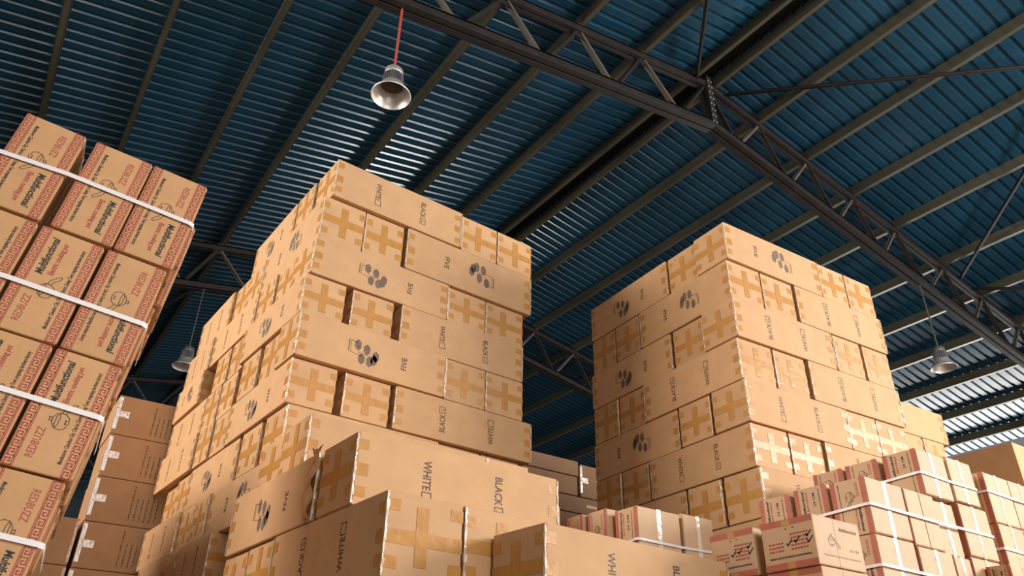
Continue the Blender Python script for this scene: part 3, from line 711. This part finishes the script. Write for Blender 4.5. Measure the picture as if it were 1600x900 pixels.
for x in (0.33, 0.65, 0.97):
    for y in (0.285, 0.49): small(TX + x, TY + y, tz1, 0.30 if x < .9 else 0.12, 0.187, 0.263, 'plain', 1, 0, 'small carton inside the right strapped stack, hidden by its neighbours', 'hidden small cartons')
small(TX, TY + 0.004, tz0, 0.308, 0.187, 0.263, 'side', -1, 2, 'small carton under the corner one with the pot drawing', gT)
small(TX + 0.33, TY, tz0 - 0.012, 0.30, 0.187, 0.25, 'side', 1, 1, 'second small carton from the corner in the lower strapped row', gT)
small(TX + 0.65, TY + 0.004, tz0 - 0.016, 0.15, 0.187, 0.25, 'side', 1, 2, 'narrow small carton with glare-white tape in the lower strapped row', gT)
small(TX + 0.815, TY, tz0, 0.285, 0.187, 0.263, 'side', 1, 1, 'rightmost small carton in the lower strapped row', gT)
for kx in (0, .33, .65, .97):
    for y in (0.21, 0.43): small(TX + kx, TY + y, tz0, 0.30 if kx < .9 else 0.12, 0.187, 0.255, 'plain', 1, 0, 'small carton inside the right strapped stack, hidden by its neighbours', 'hidden small cartons')
# upper layer
UX = 5.052 * k; uz = 1.742 * k; ud = uz - tz1 - 0.006
small(UX, TY, uz, 0.268, 0.187, ud, 'side', 1, 1, 'small carton marked 24 CM on the upper layer, above the narrow taped one', gT)
small(UX + 0.295, TY, uz + 0.014, 0.245, 0.187, ud, 'plain', 1, 1, 'bright small carton at the right end of the upper layer', gT)
small(UX, TY + 0.225, uz, 0.268, 0.190, ud - 0.014, 'side', -1, 0, 'small carton with a pot drawing behind the upper layer corner one', gT)
small(UX, TY + 0.44, uz, 0.268, 0.187, ud - 0.008, 'side', -1, 0, 'hindmost small carton on the upper layer of the strapped stack', gT)
for q in range(3):
    for x in (0, .33, .66, .97):
        for y in (0, .22, .44):
            small(TX + x, TY + y, tz0 - 0.266 - 0.283 * q, 0.30 if x < .9 else 0.12, 0.187, 0.28, 'plain', 1, 0, 'small carton at the foot of the right strapped stack, below the picture', 'lowest small cartons')
# next strapped stack at the right edge
VX, VY = 5.909 * k, 2.6 * k; gV = 'small cartons of the stack at the right picture edge'
vz = [1.742 * k, 1.375 * k, 1.06 * k, 0.74 * k]
VN = ['top', 'second', 'third']
for q in range(3):
    dz = (vz[q] - vz[q + 1]) - 0.004; o = (0, 0.006, -0.004)[q]
    small(VX + o, VY, vz[q], 0.272, 0.187, dz, 'side', 1, 1, f'left bright carton in the {VN[q]} row of the stack at the right edge', gV)
    small(VX + o + 0.285, VY + 0.004, vz[q] + 0.004, 0.272, 0.187, dz, 'side', 1, 1, f'second bright carton in the {VN[q]} row of the stack at the right edge', gV)
    for x in (0, .29): small(VX + o + x, VY + 0.20, vz[q], 0.272, 0.187, dz, 'plain', 1, 0, 'carton behind the bright ones at the right picture edge', 'hidden cartons at the right edge')
for q in range(4):
    for x in (0, .29):
        small(VX + x, VY, 0.74 * k - 0.284 * q, 0.272, 0.39, 0.282, 'plain', 1, 0, 'carton low in the stack at the right edge, below the picture', 'lowest cartons at the right edge')
small(4.32, 1.9, 0.803, 0.27, 0.115, 0.26, 'side', 1, 1, 'corner of a nearer carton at the bottom right corner of the picture', gV)
for q in range(3): small(4.32, 1.72, 0.54 - 0.366 * q, 0.27, 0.29, 0.364, 'plain', 1, 0, 'carton under the nearer corner carton, below the picture', 'lowest cartons at the right edge')
# table-printed cartons in front
k2 = 0.84; SX, SY = 3.197 * k2, 2.2 * k2; sz = 0.936 * k2; sh = 0.190; gS = 'cartons with printed tables in front of the strapped stack'
small(SX, SY, sz, 0.300, 0.250, sh, 'table', 0, 0, 'carton with a red-banded table and bright front, foremost of the right group', gS)
small(SX + 0.01, SY + 0.003, sz - sh - 0.003, 0.300, 0.250, sh, 'table', 0, 0, 'carton directly under the foremost one with the red-banded table', gS)
small(SX, SY + 0.292, sz, 0.290, 0.235, sh, 'table', 0, 0, 'carton with a red-banded table, left of the foremost and cut by the long carton', gS)
small(SX, SY + 0.292, sz - sh - 0.003, 0.290, 0.235, sh, 'table', 0, 0, 'carton under the left table-printed one, almost hidden', gS)
for q in range(5):
    for y in (0, .292): small(SX + .005, SY + y, sz - (sh + 0.003) * (q + 2), 0.29, 0.235, sh + 0.002, 'plain', 0, 0, 'carton below the table-printed ones, under the picture edge', 'lowest table cartons')
# strapped cartons beside the foot of the right tower
gX = 'small cartons standing before the shaded side of the right tower'
xk = 1.1
small(2.469 * xk, 2.86, 1.03, 0.297, 0.16, 0.30, 'side', 1, 2, 'small carton with glare-white tape before the shaded tower, strap round it', gX)
small(2.76 * xk, 2.86, 1.04, 0.225, 0.16, 0.30, 'plain', 1, 2, 'small brown carton right of the taped one before the shaded tower', gX)
small(2.68, 3.05, 1.048, 0.30, 0.15, 0.30, 'side', -1, 0, 'small carton peeking out left behind the taped one before the shaded tower', gX)
small(2.66, 3.22, 1.048, 0.30, 0.15, 0.30, 'side', -1, 0, 'hindmost small carton in the row before the shaded tower', gX)
for q in range(4):
    for x, d in ((2.72, 0.297), (3.04, 0.225)): small(x, 2.86, 0.73 - 0.32 * q, d, 0.5, 0.318, 'plain', 1, 0, 'carton under the small ones before the shaded tower, out of view', 'lowest cartons before the shaded tower')

# straps of the small stacks
def band(pts, label, hw=0.0065, group='straps of the small carton stacks'):
    b = MB(); pts = [Vector(p) + Vector((0, 0, CH)) for p in pts]; vs = []; fs = []
    for i, p in enumerate(pts):
        t = (pts[min(i + 1, len(pts) - 1)] - pts[max(i - 1, 0)]); t.z = 0; t.normalize(); n = Vector((t.y, -t.x, 0)) * 0.0016; u = Vector((0, 0, hw))
        vs += [p - u, p + u, p + u + n, p - u + n]
    for q in range(len(pts) - 1):
        for e_ in range(4): fs.append((4 * q + e_, 4 * q + (e_ + 1) % 4, 4 * q + 4 + (e_ + 1) % 4, 4 * q + 4 + e_))
    b.mesh(vs, fs, 'strap'); tag(b.build('strapping_band'), label, 'strap', group)
def ring(x0, x1, y0, yb, z, dz, label):
    e = 0.009
    band([(x0 - e, yb, z - dz), (x0 - e, y0 + 0.01, z), (x0 - e * .6, y0 - e * .6, z), (x0 + .01, y0 - e, z), ((x0 + x1) / 2, y0 - e, z - 0.004), (x1 - 0.01, y0 - e, z), (x1 + e * .6, y0 - e * .6, z), (x1 + e, y0 + 0.01, z), (x1 + e, yb, z)], label)
ring(TX, TX + 1.10, TY - 0.004, TY + 0.62, 1.255 * k, 0.02, 'white strap round the upper row of the right strapped stack')
ring(TX, TX + 1.10, TY, TY + 0.62, 0.905 * k, 0.02, 'white strap round the lower row of the right strapped stack')
ring(UX, UX + 0.54, TY, TY + 0.62, 1.575 * k, 0.02, 'white strap round the upper layer of the right strapped stack')
ring(VX, VX + 0.56, VY, VY + 0.38, 1.60 * k, 0.0, 'white strap round the top row at the right picture edge')
ring(VX, VX + 0.56, VY, VY + 0.38, 1.20 * k, 0.0, 'white strap round the second row at the right picture edge')
ring(2.469 * xk, 3.26, 2.86, 3.02, 0.865, 0.02, 'white strap round the small cartons before the shaded tower')

# ------------------------------------------------------------------ plain and text-printed cartons
def plain(x0, x1, y0, y1, z0, z1, label, group, text=False, tape=True, m='dull_card', film=False):
    r = empty('plain_carton', ((x0 + x1) / 2, y0, z0 + CH)); b = MB(); w, d, h = x1 - x0, y1 - y0, z1 - z0 - 0.004
    b.box((-w / 2, 0, 0), (w / 2, d, h), m, 0.006)
    F = Face2D(b, (-w / 2, 0, 0), (1, 0, 0), (0, 0, 1), w, h)
    if text:
        rnd = random.Random(int(z1 * 100)); F.turn = 1; W_, H_ = F.dims()
        for q in range(6):
            a = 0.12 * W_; e = (0.86 if q in (0, 4) else 0.62) * W_; bb = H_ * 0.54 - q * 0.038
            while a < e:
                l = rnd.uniform(0.004, 0.016); F.rect(a, bb, a + l, bb + rnd.choice((0.007, 0.009)), 'ink'); a += l + rnd.choice((0.003, 0.004, 0.009))
    b.build('carton_body', r)
    if tape:
        b = MB(); F = Face2D(b, (-w / 2, 0, 0), (1, 0, 0), (0, 0, 1), w, h, 0.0013)
        F.rect(0.0, 0.12 * h, 0.030, 0.95 * h, 'clear_tape_glare'); F.rect(0.03, 0.44 * h, 0.105, 0.60 * h, 'clear_tape_glare')
        G = Face2D(b, (-w / 2, d, 0), (0, -1, 0), (0, 0, 1), d, h, 0.0013); G.rect(d - 0.03, 0.1 * h, d, 0.95 * h, 'clear_tape_glare')
        b.build('packing_tape', r)
    elif film:
        b = MB(); F = Face2D(b, (-w / 2, 0, 0), (1, 0, 0), (0, 0, 1), w, h, 0.0013)
        F.rect(w - 0.02, 0.02, w, h * 0.96, 'film'); b.build('clear_film', r)
        b = MB(); F = Face2D(b, (-w / 2, 0, 0), (1, 0, 0), (0, 0, 1), w, h, 0.0013); F.rect(w * .55, .42 * h, w * .74, .60 * h, 'tape'); b.build('packing_tape', r)
    return tag(r, label, 'carton', group)
bz = [2.392, 2.062, 1.720, 1.375, 1.035, 0.695, 0.37, 0.06, -0.25, -0.56]
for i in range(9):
    plain(0.675 + 0.006 * (i % 2), 1.33, 6.7, 7.2, bz[i + 1], bz[i], f'dull carton with lines of print and glare-white tape, {ROWN[i]} one left of middle tower' if i < 5 else 'dull carton low in the stack beside the middle tower, below the picture', 'dull cartons with lines of print', True)
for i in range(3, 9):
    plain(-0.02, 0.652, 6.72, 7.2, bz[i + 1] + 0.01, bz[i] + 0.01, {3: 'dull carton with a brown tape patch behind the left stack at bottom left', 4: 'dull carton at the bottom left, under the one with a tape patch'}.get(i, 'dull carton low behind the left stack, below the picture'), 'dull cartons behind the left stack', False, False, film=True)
for i in range(8):  # unseen cartons, added to shade the lower left of the middle tower
    for y in (4.75, 5.55):
        plain(-0.90, -0.12, y, y + 0.78, -0.56 + 0.32 * i, -0.56 + 0.32 * (i + 1), 'unseen dull carton added behind the left stack, shading the middle tower', 'unseen dull cartons added for shade', False, False)
# big brown cartons at the right edge, behind the small ones
wz = [2.432, 1.98, 1.53, 1.08, 0.63, 0.18, -0.27, -0.56]
for i in range(7):
    plain(7.572, 8.25, 3.0, 3.56, wz[i + 1], wz[i], 'big brown carton behind the small ones at the right edge, lit front narrow' if i == 0 else 'big brown carton lower in the pile at the right edge', 'big brown cartons at the right edge', False, False, 'card', film=True)
    plain(8.27, 9.0, 3.02, 3.6, wz[i + 1] + 0.06 * (i == 0) * 0, wz[i] + 0.10, 'brown carton at the very right edge beside the big brown one' if i == 0 else 'brown carton lower in the pile at the very right edge', 'big brown cartons at the right edge', False, False, 'card', film=True) if i == 0 else plain(8.27, 9.0, 3.02, 3.6, wz[i + 1], wz[i], 'brown carton lower in the pile at the very right edge', 'big brown cartons at the right edge', False, False, 'card', film=True)

# dim stack between the towers
kd = 0.775
zz = [3.31, 3.10, 2.84, 2.62, 2.36]
gD = 'dim far stack between the towers'
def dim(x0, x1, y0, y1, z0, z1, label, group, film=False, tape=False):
    plain(x0 * kd, x1 * kd, y0 * kd, y1 * kd, z0 * kd, z1 * kd, label, group, False, tape, 'shaded_card', film)
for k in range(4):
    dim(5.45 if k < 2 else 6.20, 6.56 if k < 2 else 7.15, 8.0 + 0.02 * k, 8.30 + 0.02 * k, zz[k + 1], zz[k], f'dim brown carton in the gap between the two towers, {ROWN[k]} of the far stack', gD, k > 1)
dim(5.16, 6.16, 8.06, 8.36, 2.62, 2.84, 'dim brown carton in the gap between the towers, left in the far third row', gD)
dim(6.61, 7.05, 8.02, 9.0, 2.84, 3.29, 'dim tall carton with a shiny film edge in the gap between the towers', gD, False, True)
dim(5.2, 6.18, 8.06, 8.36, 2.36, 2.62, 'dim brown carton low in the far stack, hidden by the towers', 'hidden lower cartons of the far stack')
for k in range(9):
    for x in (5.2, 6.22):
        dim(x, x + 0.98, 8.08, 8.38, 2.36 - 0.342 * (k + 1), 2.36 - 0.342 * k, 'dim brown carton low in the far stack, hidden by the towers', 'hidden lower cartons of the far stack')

# pallets
def pallet(x0, x1, y0, y1, yaw, label):
    r = empty('wooden_pallet', (0, 0, 0), yaw); tag(r, label, 'pallet', 'pallets')
    for i in range(7):
        b = MB(); x = x0 + (x1 - x0 - 0.12) * i / 6; b.box((x, y0, 0.11), (x + 0.12, y1, 0.13), 'wood', 0.003); b.build('deck_board', r)
    for i in range(3):
        b = MB(); y = y0 + (y1 - y0 - 0.1) * i / 2; b.box((x0, y, 0.0), (x1, y + 0.1, 0.11), 'wood', 0.003); b.build('bearer', r)
pallet(1.25, 2.2, 2.62, 3.38, YC, 'small wooden pallet under the forward part of the middle tower, below the picture')
pallet(1.25, 3.15, 3.45, 6.5, YC, 'wooden pallet under the middle tower, below the picture')
